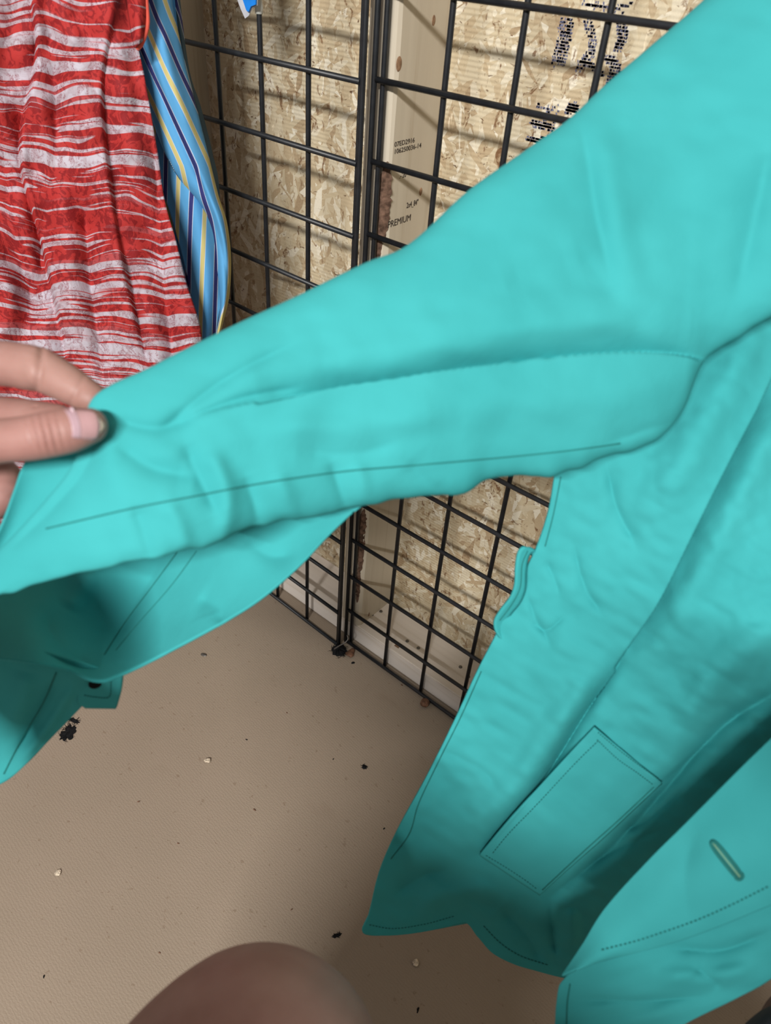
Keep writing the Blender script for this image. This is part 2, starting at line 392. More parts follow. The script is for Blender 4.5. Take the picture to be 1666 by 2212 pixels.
# bark left on the waney edge of the middle stud
def bark_strip(z0, z1, w, xoff, seed, parent):
    zs = np.linspace(z0, z1, 34); rs = np.random.RandomState(seed); V = []
    for i, z in enumerate(zs):
        k = math.sin(math.pi*(i/33.0))**.45; ww = w*k*(1+.25*rs.randn()*.5)
        for j in range(5):
            t = j/4.0; x = SX-wane_mid(z)-.002+xoff+(t-.6)*ww; y = SY-.0006-.0015*math.sin(math.pi*t)*k+.0004*rs.randn()+max(0, x-(SX-wane_mid(z)))*.9
            V.append((x, y, z))
    o = link('bark', mesh('bark', V, grid_faces(34, 5)), M['bark'], parent, False); s = o.modifiers.new('t', 'SOLIDIFY'); s.thickness = .0012; s.offset = 0
    return o
bark_strip(.655, .762, .015, .003, 1, s_mid); bark_strip(.16, .285, .010, .004, 2, s_mid); bark_strip(.09, .17, .006, .002, 3, s_mid)
def disc(name, c, nrm, r, mat, parent, sy=1.0, h=.0006, n=18):
    """thin button-like disc standing proud of a face"""
    nrm = Vector(nrm).normalized(); q = nrm.to_track_quat('Z', 'Y'); V = []
    for k, (rr, hh) in enumerate(((1.0, 0), (.92, h), (.5, h*1.15))):
        for i in range(n):
            t = 2*math.pi*i/n; V.append(Vector(c)+q @ Vector((r*rr*math.cos(t), r*rr*sy*math.sin(t), hh)))
    f = grid_faces(3, n, True); f.append(tuple(2*n+i for i in range(n)))
    return link(name, mesh(name, V, f), mat, parent, True)
for px, py, r, sy in ((862, 138, .0045, 1.5), (937, 44, .0028, 1.7), (909, 414, .0028, 1.6)):
    p = on_x(px, py, SX); disc('knot', p, (1, 0, 0), r, M['knot'], s_mid, sy, .0003)
for px, py in ((804, 1328), (823, 1321), (880, 1385), (904, 1400), (995, 1441), (1012, 1462)):
    disc('nail_head', on_z(px, py, PZ), (.1, -.1, 1), .0030, M['steel'], bp, 1, .0010)
disc('knot', on_z(857, 1397, PZ), (0, -.6, .8), .0048, M['knot'], bp, .6, .0006)
disc('knot', on_z(795, 1326, PZ+.012), (0, -1, .2), .0040, M['knot'], s_mid, 1.3, .0006)

def text_part(name, body, size, origin, xdir, ydir, mat, parent, squeeze=1.0):
    cu = bpy.data.curves.new('txt', 'FONT'); cu.body = body; cu.size = size; cu.extrude = .00012
    ob = bpy.data.objects.new('txt', cu); COL.objects.link(ob); dg = bpy.context.evaluated_depsgraph_get()
    me = bpy.data.meshes.new_from_object(ob.evaluated_get(dg)); bpy.data.objects.remove(ob); bpy.data.curves.remove(cu)
    xd = Vector(xdir).normalized(); yd = Vector(ydir).normalized(); zd = xd.cross(yd); mw = Matrix((xd*squeeze, yd, zd)).transposed().to_4x4(); mw.translation = Vector(origin)
    me.transform(mw); me.materials.clear(); me.name = name
    return link(name, me, mat, parent)
EX = SX+.0002
for body, px, py, size, sq, px2 in (('07ED2916', 852, 317.5, .0068, 1.20, 0), ('106250036-14', 851, 333, .0068, 1.20, 0), ('2x4_84"', 878, 450, .0088, .74, 0), ('PREMIUM', 837, 493, .0105, .98, 0), (".-'20'", 863, 386, .0085, .8, 0)):
    o = on_x(px, py, EX); text_part('lumber_print', body, size, o, (0, 1, 0.02), (0, 0, 1), M['ink'], s_mid, sq)
# navy roller stamp on the board, broken up by the ribs of its face
def stamp(polys, seed):
    rs = np.random.RandomState(seed); V = []; Fc = []
    for pts, wpx in polys:
        p = cr(pts, 120)
        for k in range(len(p)):
            for j in range(int(wpx/3.2)):
                if rs.rand() < .76: continue
                x = p[k, 0]+(rs.rand()-.5)*wpx; y = p[k, 1]+rs.randn()*2.0
                c = on_y(x, y, OY-.0003); c[2] = round(c[2]/.0026)*.0026
                w = .0005+.0004*rs.rand(); h = .0007+.0005*rs.rand(); sk = .0006*rs.randn()
                b = len(V); V += [(c[0]-w, c[1], c[2]-h), (c[0]+w, c[1], c[2]-h), (c[0]+w+sk, c[1], c[2]+h), (c[0]-w+sk, c[1], c[2]+h)]; Fc.append((b, b+1, b+2, b+3))
    o = link('ink_stamp', mesh('ink_stamp', V, Fc), M['navy'], wl); o['kind'] = 'stuff'; o['label'] = 'navy ink stamp on the strand board'
stamp([([(1262, 8), (1330, 18), (1362, 6)], 12), ([(1225, 40), (1218, 90), (1205, 140)], 30), ([(1270, 45), (1280, 100), (1250, 150)], 18), ([(1335, 30), (1345, 70), (1335, 110)], 22),
       ([(1310, 120), (1330, 150), (1315, 200)], 26), ([(1250, 130), (1275, 140), (1300, 165)], 16), ([(1240, 228), (1232, 242)], 24),
       ([(1160, 226), (1185, 236), (1205, 232), (1200, 262), (1180, 280)], 9), ([(1150, 262), (1172, 274), (1188, 270)], 14), ([(1145, 300), (1165, 305), (1180, 296)], 18), ([(1190, 235), (1176, 262), (1196, 282)], 8)], 5)

# ------------------------------------------------------------------ black wire grid panels
P3 = .0762; WR = .0030
_wv, _wf = tube_arrays([(0, 0, 0), (0, 0, .5), (0, 0, 1)], [1, 1, 1], 10)
def wire(name, a, b, parent, cache={}):
    a = np.array(a, float); b = np.array(b, float); L = round(float(np.linalg.norm(b-a)), 4)
    if L not in cache:
        V = np.array(_wv)*np.array([WR, WR, L]); me = mesh('wire', V, _wf); me.materials.append(M['wire'])
        me.polygons.foreach_set('use_smooth', [len(p.vertices) == 4 for p in me.polygons]); cache[L] = me
    o = bpy.data.objects.new(name, cache[L]); COL.objects.link(o)
    q = Vector(b-a).to_track_quat('Z', 'Y'); mw = q.to_matrix().to_4x4(); mw.translation = Vector(a); o.parent = parent; o.matrix_parent_inverse = parent.matrix_world.inverted(); o.matrix_world = mw
    return o
def panel(org, ang, sgn, label, cols=8, rows=24):
    """sgn +1 runs right from its joint post, -1 runs left"""
    t = empty('grid_panel', (org[0], org[1], FZ)); tag(t, label, 'grid panel', 'black wire grid panels')
    d = np.array([sgn*math.cos(ang), (1 if sgn < 0 else 1)*math.sin(ang)*1.0, 0]); nrm = np.array([-d[1]*sgn, d[0]*sgn, 0]); o = np.array(org, float)
    top = rows*P3
    for c in range(cols+1):
        a = o+d*(c*P3)+nrm*(.0028 if sgn > 0 else .0028); wire('vertical_wire', a+np.array([0, 0, -.002]), a+np.array([0, 0, top]), t)
    e = o-d*.0075-nrm*.0028; wire('edge_wire', e+np.array([0, 0, -.002]), e+np.array([0, 0, top]), t)
    for r_ in range(rows+1):
        a = o-d*.0085-nrm*.0028; b = o+d*(cols*P3+.003)-nrm*.0028
        a = a+d*.004; wire('horizontal_wire', a+np.array([0, 0, r_*P3]), b+np.array([0, 0, r_*P3]), t)
    return t
panel((0.0040, 0.0, 0.0), 0.0, 1, 'black wire grid panel on the right, behind the teal jacket')
panel((-.0125, -.0150, -.0022), .0267, -1, 'black wire grid panel on the left, behind the striped garments')

# white tape round the second upright of the left panel, and the blue and white plastic scrap beside it
def Lp(c): return np.array([-.0125-c*P3*math.cos(.0267), -.0150+c*P3*math.sin(.0267), 0])
tp = Lp(2); tz = on_y(560, 31, tp[1])[2]
V, Fc = tube_arrays([(tp[0], tp[1]+.0028, tz+.0001+k*.006) for k in range(18)], [.0042+.0005*math.sin(k*2.1) for k in range(18)], 14)
tag(link('tape_wrap', mesh('tape_wrap', V, Fc), M['tape'], None, True), 'white tape wound round an upright of the left grid panel', 'tape')
sc = empty('plastic_scrap', on_y(540, -40, tp[1]-.006)); tag(sc, 'blue and clear plastic scrap dangling beside the white tape at the top', 'plastic scrap')
def slab(name, pts, yv, th, mat, parent, bulge=.0):
    q = [on_y(a, b, yv) for a, b in pts]; n = len(q); V = [p+np.array([0, -th/2-bulge, 0]) for p in q]+[p+np.array([0, th/2, 0]) for p in q]
    f = [tuple(range(n)), tuple(range(2*n-1, n-1, -1))]+[(i, n+i, n+(i+1) % n, (i+1) % n) for i in range(n)]
    return link(name, mesh(name, V, f), mat, parent)
slab('clear_edge', [(470, -260), (498, -70), (510, -10), (520, 18), (530, 40), (538, 34), (545, 18), (556, 12), (560, -70), (545, -260)], tp[1]-.010, .0008, M['clear'], sc)
slab('blue_sheet', [(490, -255), (518, -70), (524, -5), (533, 22), (538, 26), (543, 14), (553, 10), (556, -70), (540, -255)], tp[1]-.0125, .0015, M['blue'], sc)

# ------------------------------------------------------------------ garments hanging on the left
TD = np.array([.764, .645, 0])/np.linalg.norm([.764, .645]); ND = np.array([-TD[1], TD[0], 0])
def vplane(p0):
    def fn(x, y):
        R_ = to3(x, y, np.ones_like(x))-CP; return ((p0-CP)@ND)/(R_@ND)
    return fn
dr = empty('lace_dress', tuple(un(150, 1200, .85))); tag(dr, 'red and white striped lace dress hanging at the left', 'dress')
dp = un(380, 450, .79); dpl = vplane(dp)
dress_folds = folds_fn([('s', [(60, -50), (75, 120), (40, 330), (85, 520), (140, 760)], 70, .020), ('s', [(255, -30), (215, 180), (235, 420), (275, 640), (330, 850)], 80, -.012), ('g', [(110, 60), (120, 300), (90, 560), (60, 760)], 30, .014),
                        ('g', [(330, 300), (345, 480), (365, 700), (385, 860)], 20, .010), ('g', [(180, 400), (195, 600), (230, 860)], 24, .014), ('g', [(10, 330), (35, 520), (95, 700)], 28, .012), ('g', [(270, 520), (300, 700), (330, 900)], 18, .010)])
def ddepth(x, y, u, v):
    k = np.clip(v*1.3, 0, 1); return dpl(x, y)+dress_folds(x, y)*(.4+.7*k)+.007*k*np.sin(u*38+2*np.sin(v*5)+2.5*vnoise(x, y, 160, 12))+.003*vnoise(x, y, 40, 3)+.10*np.clip(u-.93, 0, 1)
def duv(x, y, u, v):
    p = to3(x, y, dpl(x, y)); f = dress_folds(x, y)
    return ((p-dp)@TD, p[..., 2]*1.0+f*.35+.006*vnoise(x, y, 90, 8)+.002*vnoise(x, y, 35, 18))
patch('skirt', [(-20, -470), (-60, -400), (-210, -300), (-235, -120), (-240, 100), (-220, 400), (-200, 700), (-180, 1000), (-160, 1230)], [(215, -470), (240, -400), (262, -280), (268, -140), (272, 0), (300, 110), (318, 200), (340, 330), (355, 430), (380, 520), (402, 610), (428, 690), (436, 740), (440, 850), (450, 1000), (460, 1200)], 150, 220, ddepth, M['dress'], dr, .0022, duv)
patch('skirt_back', [(-20, -465), (-60, -400), (-210, -300), (-235, -120), (-240, 100), (-220, 400), (-200, 700), (-180, 1000), (-160, 1200)], [(212, -465), (236, -400), (258, -280), (262, -140), (266, 0), (296, 120), (336, 330), (374, 520), (422, 690), (434, 850), (444, 1000), (454, 1170)], 60, 60, lambda x, y, u, v: dpl(x, y)+.018+.018*np.clip(np.sin(np.pi*u), 0, 1)+.004*np.sin(u*24), M['dress'], dr, .002, duv)
patch('sleeve', [(236, -400), (258, -260), (262, -120), (280, 40), (292, 104)], [(244, -396), (290, -250), (306, -90), (316, 20), (308, 86)], 14, 30, lambda x, y, u, v: dpl(x, y)-.006-.008*np.sin(np.pi*u), M['dress'], dr, .002, duv)
bq = [to3(np.array(a), np.array(b), dpl(np.array(a*1.0), np.array(b*1.0))-.006) for a, b in cr([(246, -396), (292, -250), (307, -90), (318, 30), (317, 62), (306, 94), (296, 106)], 40)]
link('armhole_binding', tube('armhole_binding', bq, .0022, 8), M['coral'], dr, True)

sh = empty('striped_shirt', tuple(un(440, 900, .95))); tag(sh, 'light blue shirt with navy and yellow stripes behind the red dress', 'shirt')
spl = vplane(un(470, 600, .885))
rb = [(330, -430), (352, -200), (370, 0), (386, 80), (404, 160), (424, 235), (448, 330), (470, 420), (489, 480), (498, 560), (494, 640), (480, 700), (466, 760)]
rbc = cr(rb, 200)
def suv(x, y, u, v):
    xr = np.interp(y, rbc[:, 1], rbc[:, 0]); return (xr-x+.205*np.clip(y, -200, 360)+24, y/100)
def suv2(x, y, u, v): return (-(x-411+.0*y)*1.06+7.0+60+ (600-y)*.03, y/100)
sfold = folds_fn([('s', [(300, 60), (360, 230), (430, 390), (470, 500), (490, 600)], 30, .010), ('g', [(340, 40), (380, 200), (420, 300)], 14, -.006)])
up = patch('sleeve', [(236, -430), (248, -200), (262, 0), (290, 120), (318, 220), (345, 300), (368, 352), (395, 395), (425, 430), (447, 462), (462, 505), (468, 560), (476, 640), (474, 690), (460, 756)], rb, 40, 120,
      lambda x, y, u, v: spl(x, y)-.020*np.sin(np.pi*np.clip(u, 0, 1))**.7-.006+sfold(x, y), M['shirt'], sh, .0015, suv)
patch('cuff', [(330, 250), (345, 380), (380, 500), (410, 620), (425, 730), (430, 850)], [(440, 330), (460, 420), (480, 500), (486, 600), (470, 700), (455, 850)], 40, 70,
      lambda x, y, u, v: spl(x, y)+.010-.012*np.sin(np.pi*u)+.004*np.sin(u*9), M['shirt'], sh, .0015, suv2)
patch('body', [(120, -430), (200, -150), (260, 200), (300, 500), (340, 850)], [(325, -430), (362, -150), (400, 200), (455, 450), (448, 850)], 30, 50, lambda x, y, u, v: spl(x, y)+.028+.006*np.sin(u*14), M['shirt'], sh, .0015, suv)
bvs = bvh_of(up)
stitches('stitching', bvs, [(366, 345), (392, 402), (420, 436), (450, 480), (463, 530)], M['tape'], sh, 5, .0003, .6, .9)
pf = empty('plaid_garment', tuple(un(440, 600, .98))); tag(pf, 'dark plaid garment edge showing between striped shirt and wire grid', 'shirt')
ppl = vplane(un(450, 300, .882))
patch('panel', [(330, -420), (345, -150), (380, 120), (410, 280), (425, 420), (430, 700)], [(345, -420), (372, -150), (404, 130), (432, 228), (458, 330), (474, 430), (470, 700)], 20, 60, lambda x, y, u, v: ppl(x, y)+.01*np.sin(u*7), M['plaid'], pf, .0015, lambda x, y, u, v: (x-.25*y, y/100))

# ------------------------------------------------------------------ teal jacket
jk = empty('work_jacket', tuple(on_z(1250, 1900, .32))); tag(jk, 'teal cotton work jacket held out by its sleeve', 'jacket')
# --- sleeve: a closed tube of cloth lofted from upper edge to lower edge
ST = [(-90, 1275, -90, 1352, .392, .004), (0, 1185, 0, 1290, .386, .005), (90, 1090, 130, 1246, .377, .007), (165, 985, 230, 1226, .369, .008), (196, 866, 330, 1207, .3615, .009), (330, 790, 440, 1180, .371, .016), (520, 695, 560, 1137, .384, .022),
      (640, 640, 650, 1118, .392, .025), (800, 563, 770, 1097, .402, .028), (862, 540, 850, 1080, .406, .029), (1020, 405, 1000, 1063, .414, .031), (1130, 328, 1060, 1033, .418, .032), (1230, 256, 1180, 1030, .424, .033), (1300, 190, 1310, 990, .429, .033),
      (1400, 104, 1400, 962, .434, .033), (1520, 0, 1475, 885, .438, .033), (1620, -95, 1522, 782, .434, .030), (1730, -170, 1680, 680, .424, .027), (1880, -240, 1850, 590, .405, .025), (1970, -250, 1930, 520, .394, .020), (2060, -225, 2020, 440, .385, .014), (2130, -190, 2095, 370, .379, .006), (2150, -170, 2120, 350, .377, .001)]
CREASE = [(1560, 790), (1520, 778), (1450, 766), (1300, 768), (1130, 785), (960, 806), (840, 826), (700, 846), (560, 870)]
ns, nt = 430, 320
S = np.array(ST, float); sp_ = np.r_[0, np.cumsum(np.hypot(np.diff(S[:, 0]+S[:, 2]), np.diff(S[:, 1]+S[:, 3]))/2)]
def pchip(xq, x, y):                            # monotone-ish cubic
    d = np.diff(y)/np.diff(x); m_ = np.r_[d[0], np.where(d[1:]*d[:-1] > 0, 2*d[1:]*d[:-1]/(d[1:]+d[:-1]+1e-12), 0), d[-1]]
    i = np.clip(np.searchsorted(x, xq)-1, 0, len(x)-2); h = x[i+1]-x[i]; t = (xq-x[i])/h
    return (2*t**3-3*t*t+1)*y[i]+(t**3-2*t*t+t)*h*m_[i]+(-2*t**3+3*t*t)*y[i+1]+(t**3-t*t)*h*m_[i+1]
sq = np.linspace(0, sp_[-1], ns); SI = np.stack([pchip(sq, sp_, S[:, k]) for k in range(6)], 1)
th = np.linspace(0, 2*np.pi, nt, endpoint=False)          # 0 = upper edge, first half = near side
w_ = .5-.5*np.cos(th); X = SI[:, None, 0]*(1-w_)+SI[:, None, 2]*w_; Y = SI[:, None, 1]*(1-w_)+SI[:, None, 3]*w_
sn = np.sin(th)
near = np.sign(sn)*np.abs(sn)**.75
Dp = SI[:, None, 4]-SI[:, None, 5]*near*np.where(sn > 0, 1.0, .7)
sl_f = folds_fn([('s', [(1522, 778), (1470, 768), (1380, 764), (1200, 776), (1000, 803), (820, 830), (660, 848), (520, 862)], 70, -.0), 
    ('s', CREASE, 46, .019), ('g', [(1500, 690), (1300, 690), (1000, 740), (700, 800)], 60, -.006), ('g', [(1480, 850), (1300, 860), (1050, 880), (800, 910)], 60, -.005),
    ('g', [(345, 935), (430, 860), (520, 800), (640, 740)], 16, .0028), ('g', [(400, 905), (520, 862), (640, 838)], 12, .0030), ('g', [(240, 905), (330, 925), (420, 905)], 22, .004), ('g', [(250, 960), (330, 1010), (420, 1030)], 30, .0045), ('g', [(400, 960), (430, 1030), (470, 1110)], 22, .004), ('g', [(450, 970), (490, 1060), (490, 1170)], 22, -.004),
    ('g', [(290, 1090), (310, 1150), (330, 1220)], 22, .0028), ('g', [(360, 1080), (390, 1140), (410, 1200)], 20, -.0026), ('g', [(530, 1030), (550, 1090), (560, 1150)], 20, .0034), ('g', [(600, 1020), (620, 1080), (630, 1130)], 20, -.0026), ('g', [(715, 1000), (735, 1060), (750, 1110)], 18, .0036), ('g', [(770, 1000), (785, 1050), (790, 1100)], 18, -.0028), ('g', [(880, 1000), (920, 1040), (960, 1070)], 24, .0024),
    ('g', [(1250, 240), (1272, 360), (1290, 470), (1320, 600)], 26, .0035), ('g', [(1300, 260), (1320, 400), (1340, 500), (1380, 640)], 34, -.0035), ('g', [(1240, 520), (1330, 640), (1430, 720)], 40, .002), ('g', [(1660, 330), (1630, 470), (1590, 640)], 40, .006), ('g', [(1090, 610), (1250, 560)], 50, .002), ('g', [(560, 935), (760, 925), (960, 905)], 26, -.002), ('g', [(640, 975), (760, 985), (860, 960)], 28, .003),
    ('g', [(1480, 900), (1400, 930), (1310, 960)], 20, .003), ('g', [(215, 900), (190, 1000), (120, 1090), (30, 1180)], 22, .004)])
fr = np.clip(sn, 0, 1)**.35
# the lower lip of the main crease laps up over the hollow above it
_lip = lip(X, Y, CREASE, 18)*fr
YF = Y-_lip
Dp = Dp+sl_f(X, Y)*fr+fr*(.0012*vnoise(X, Y, 90, 1)+.0008*vnoise(X*.6+Y*.4, Y-X*.3, 38, 2))
Y = YF+np.where(w_ > .9, (w_-.9)*10*5*vnoise(X, Y*0+3, 34, 9), 0)
me = mesh('sleeve', to3(X, Y, Dp).reshape(-1, 3), grid_faces(ns, nt, True)); slv = link('sleeve', me, M['teal'], jk, True)
bvsl = bvh_of(slv)
seam('seam', bvsl, [(100, 1142), (200, 1118), (300, 1095), (420, 1072), (560, 1045), (730, 1020), (860, 1008), (1000, 996), (1130, 984), (1240, 972), (1340, 958)], M['tealthread'], slv, .00045, 120, .38)
def patch3(name, A, B, nu, nv, bulge, mat, parent, thick=.0016):
    a = cr(A, nv); b = cr(B, nv); u = np.linspace(0, 1, nu)[None, :, None]; P = a[:, None]*(1-u)+b[:, None]*u
    P = P+np.array([0, -1.0, 0])*(bulge*np.sin(np.pi*u)+.006*np.sin(u*17+np.linspace(0, 4, nv)[:, None, None]))
    o = link(name, mesh(name, P.reshape(-1, 3), grid_faces(nv, nu)), mat, parent, True); sm = o.modifiers.new('t', 'SOLIDIFY'); sm.thickness = thick; sm.offset = 0; return o
patch3('right_front', [un(2125, 345, .378), un(1990, 900, .39), un(1890, 1400, .40), un(1850, 1750, .41), un(1800, 1960, .413), un(1745, 2045, .425)],
       [(.70, -.11, .90), (.73, -.14, .80), (.75, -.19, .70), (.77, -.25, .60), (.775, -.29, .52), (.78, -.32, .46)], 40, 60, .03, M['teal'], jk)
patch3('right_back', [un(2140, 0, .385), un(2050, 700, .43), un(2000, 1300, .47), un(1950, 1800, .50)], [(.71, -.10, .90), (.74, -.09, .76), (.77, -.12, .60), (.79, -.22, .44)], 30, 40, -.012, M['teal'], jk)
cq = [un(2150, -165, .372), un(2175, -60, .366), un(2180, 90, .364), un(2160, 240, .366), un(2125, 345, .372)]
patch3('collar', cq, [p+np.array([.01, -.012, .045]) for p in cq], 10, 40, .012, M['teal'], jk, .003)
patch3('right_shoulder', [un(2150, -165, .377), un(2160, 100, .377), un(2125, 345, .378)], [(.72, -.05, .88), (.71, -.09, .905), (.70, -.12, .895)], 20, 20, .0, M['teal'], jk, .002)
# --- lower back layer of the sleeve, hanging open below the pinch
ld = tps([(780, 1080, .415), (700, 1100, .428), (650, 1180, .430), (540, 1180, .438), (520, 1280, .434), (400, 1230, .470), (380, 1380, .448), (250, 1240, .510), (240, 1350, .515), (230, 1450, .452), (110, 1260, .510), (110, 1340, .490), (90, 1400, .450), (0, 1290, .495), (0, 1410, .445), (-80, 1330, .48)])
lf = folds_fn([('g', [(520, 1150), (580, 1200), (640, 1200)], 26, .004), ('g', [(350, 1210), (300, 1300), (250, 1390)], 20, .005), ('g', [(90, 1330), (130, 1400), (200, 1440)], 18, .006), ('g', [(430, 1290), (480, 1320), (470, 1350)], 24, .004), ('g', [(200, 1230), (150, 1320)], 26, -.006)])
low = patch('sleeve_back', [(812, 1072), (700, 1088), (560, 1112), (420, 1150), (300, 1185), (150, 1215), (0, 1255), (-90, 1290)], [(776, 1094), (705, 1162), (640, 1230), (545, 1308), (400, 1391), (262, 1459), (205, 1472), (130, 1444), (0, 1424), (-90, 1420)], 60, 150,
     lambda x, y, u, v: ld(x, y)+lf(x, y)+.0012*vnoise(x, y, 50, 4), M['teal'], jk, .0016)
bvl = bvh_of(low)
seam('seam', bvl, [(385, 1190), (330, 1265), (270, 1345), (225, 1415)], M['tealthread'], low, .0005, 50, .45); seam('seam', bvl, [(425, 1190), (370, 1265), (300, 1345), (250, 1405)], M['tealthread'], low, .0004, 50, .45)
# --- dark side of the sleeve falling behind the thumb
fd = tps([(235, 930, .373), (60, 1000, .392), (150, 1060, .392), (0, 1160, .405), (60, 1150, .402), (-80, 1260, .41), (200, 970, .380)])
patch('sleeve_fold', [(262, 905), (180, 955), (70, 990), (48, 1010), (30, 1060), (0, 1140), (-60, 1250)], [(275, 940), (230, 985), (190, 1040), (130, 1110), (80, 1160), (20, 1230), (-50, 1300)], 24, 60, lambda x, y, u, v: fd(x, y)+.006*np.sin(np.pi*u), M['teal'], jk, .0016)
# --- cuff end hanging lowest, with its tab and button
cdp = tps([(0, 1430, 0.457), (180, 1460, 0.457), (230, 1480, 0.467), (120, 1560, 0.482), (0, 1600, 0.487), (-80, 1700, 0.487), (-90, 1450, 0.462), (60, 1500, 0.469), (0, 1690, 0.492)])
cf = folds_fn([('g', [(130, 1450), (90, 1530), (40, 1620)], 14, .006), ('g', [(60, 1450), (30, 1560)], 24, -.006), ('g', [(160, 1480), (110, 1560), (50, 1640)], 10, -.004)])
cuff = patch('cuff', [(-110, 1390), (-60, 1395), (60, 1400), (160, 1425), (240, 1450)], [(-110, 1730), (-60, 1712), (20, 1682), (112, 1592), (228, 1472)], 60, 60, lambda x, y, u, v: cdp(x, y)+cf(x, y)+.001*vnoise(x, y, 30, 6), M['teal'], jk, .0016)
bvc = bvh_of(cuff); seam('seam', bvc, [(122, 1452), (92, 1520), (50, 1590), (8, 1672)], M['tealthread'], cuff, .0005, 40, .49)
tabf = tps([(170, 1500, 0.468), (260, 1470, 0.460), (250, 1527, 0.472), (200, 1470, 0.462)])
tb = patch('cuff_tab', [(172, 1462), (168, 1510), (186, 1527)], [(266, 1450), (262, 1490), (252, 1528)], 16, 16, lambda x, y, u, v: tabf(x, y), M['teal'], jk, .003)
bvt = bvh_of(tb); stitches('stitching', bvt, [(182, 1502), (206, 1506), (236, 1505), (240, 1470)], M['tealthread'], tb, 6, .0004, .7, .48)
disc('button', tuple(stick(bvt, 206, 1476, .0002, .475)), tuple(-ray(206, 1476)), .0042, M['black'], tb, .8, .0018)

# --- front panel
bd = tps([(1215, 960, 0.473), (1300, 940, 0.463), (1400, 900, 0.463), (1520, 760, 0.463), (1666, 640, 0.458), (1850, 560, 0.455), (1200, 1020, 0.479), (1400, 1050, 0.458), (1560, 1050, 0.448), (1666, 1000, 0.446), (1850, 1000, 0.450), (1150, 1200, 0.503), (1300, 1250, 0.487), (1500, 1300, 0.468), (1666, 1300, 0.452),
          (1075, 1360, 0.530), (1200, 1450, 0.517), (1350, 1500, 0.509), (1500, 1550, 0.495), (1666, 1500, 0.473), (1850, 1400, 0.458), (980, 1560, 0.565), (1100, 1650, 0.560), (1250, 1700, 0.549), (1400, 1750, 0.544), (860, 1790, 0.603), (1000, 1850, 0.603), (1150, 1900, 0.595), (1300, 1950, 0.595), (785, 2010, 0.635), (1000, 1990, 0.638), (1200, 2100, 0.646), (1400, 2050, 0.635), (1666, 1800, 0.541), (1850, 1900, 0.514)])
BFOLD = [(1330, 1440), (1420, 1290), (1490, 1150), (1560, 1010), (1640, 860), (1700, 760)]
bf = folds_fn([('s', BFOLD, 50, .018), ('g', [(1640, 700), (1560, 830), (1490, 960), (1420, 1090)], 46, -.012), ('g', [(1720, 830), (1640, 980), (1560, 1140), (1480, 1300), (1400, 1430)], 40, -.008),
    ('g', [(1340, 1430), (1270, 1530), (1190, 1660), (1110, 1770), (1040, 1842)], 16, .016), ('g', [(1290, 1440), (1210, 1560), (1120, 1690), (1010, 1800)], 34, -.010), ('g', [(1310, 1005), (1330, 1090), (1370, 1180)], 16, .004), ('g', [(1240, 1180), (1260, 1260), (1300, 1330)], 12, .0035), ('g', [(1180, 1210), (1210, 1280)], 9, .0025),
    ('g', [(1140, 1340), (1180, 1360), (1220, 1330)], 9, .003), ('g', [(1140, 1290), (1160, 1340), (1190, 1390)], 8, .003), ('g', [(1700, 1480), (1560, 1570), (1450, 1690), (1320, 1830), (1190, 1935)], 26, .016), ('g', [(1700, 1340), (1560, 1440), (1470, 1570)], 40, -.008), ('g', [(1700, 1560), (1560, 1690), (1440, 1830)], 50, -.006),
    ('g', [(1520, 1610), (1440, 1680), (1380, 1720)], 10, .003), ('g', [(1480, 1700), (1400, 1770), (1330, 1800)], 10, .003), ('g', [(1430, 1790), (1340, 1830), (1270, 1870)], 10, .003), ('g', [(960, 1620), (1040, 1660), (1080, 1710)], 12, .003), ('g', [(850, 1930), (920, 1890), (980, 1880)], 20, .006), ('g', [(900, 1980), (960, 1930), (1080, 1920)], 22, -.006), ('g', [(1080, 1960), (1140, 2020), (1170, 2080)], 20, .007), ('g', [(1230, 1960), (1240, 2040)], 18, -.008), ('g', [(1190, 1960), (1200, 2060)], 12, .008)])
bnoise = lambda x, y: .0010*vnoise(x, y, 70, 21)+.0007*vnoise(x+y*.4, y-x*.4, 26, 22)+(.0013*vnoise((x*.86+y*.5)*.32, x*.5-y*.86, 17, 23)+.0016*vnoise((x*.7+y*.7)*.4, x*.7-y*.7, 34, 24))*np.clip((y-1000)/500, .25, 1)
bdepth = lambda x, y, u, v: bd(x, y)+bf(x, y)+bnoise(x, y)
BL = [(1222, 930), (1200, 1020), (1186, 1100), (1160, 1180), (1120, 1262), (1076, 1362), (1030, 1452), (980, 1560), (920, 1680), (860, 1790), (820, 1882), (797, 1975), (782, 2008), (800, 2019), (860, 2018), (930, 2008), (1000, 1990), (1032, 2022), (1064, 2057), (1110, 2081), (1160, 2096), (1218, 2111), (1290, 2124)]
BR = [(1900, 470), (1880, 600), (1880, 700), (1880, 800), (1870, 900), (1860, 1000), (1850, 1100), (1840, 1230), (1830, 1360), (1810, 1480), (1780, 1600), (1740, 1700), (1700, 1790), (1670, 1830), (1630, 1860), (1590, 1890), (1540, 1920), (1500, 1950), (1460, 1990), (1430, 2020), (1400, 2050), (1370, 2080), (1340, 2110)]
fp = patch('front_panel', BL, BR, 260, 320, bdepth, M['teal'], jk, .0016, None, lambda x, y: (lip(x, y, BFOLD, 16)*.88, lip(x, y, BFOLD, 16)*.48))
patch('back_panel', BL[:17], [(a, b) for a, b in BR[:17]], 40, 60, lambda x, y, u, v: bd(x, y)+.004+.07*np.sin(np.pi*np.clip(u*.8, 0, 1)), M['teal'], jk, .0016)
bvf = bvh_of(fp)
seam('seam', bvf, [(1212, 1030), (1196, 1110), (1178, 1180)], M['tealthread'], fp, .0004, 30, .48)
seam('seam', bvf, [(1040, 1450), (995, 1550), (950, 1640), (905, 1735), (885, 1800), (845, 1855)], M['tealthread'], fp, .0005, 50, .55)
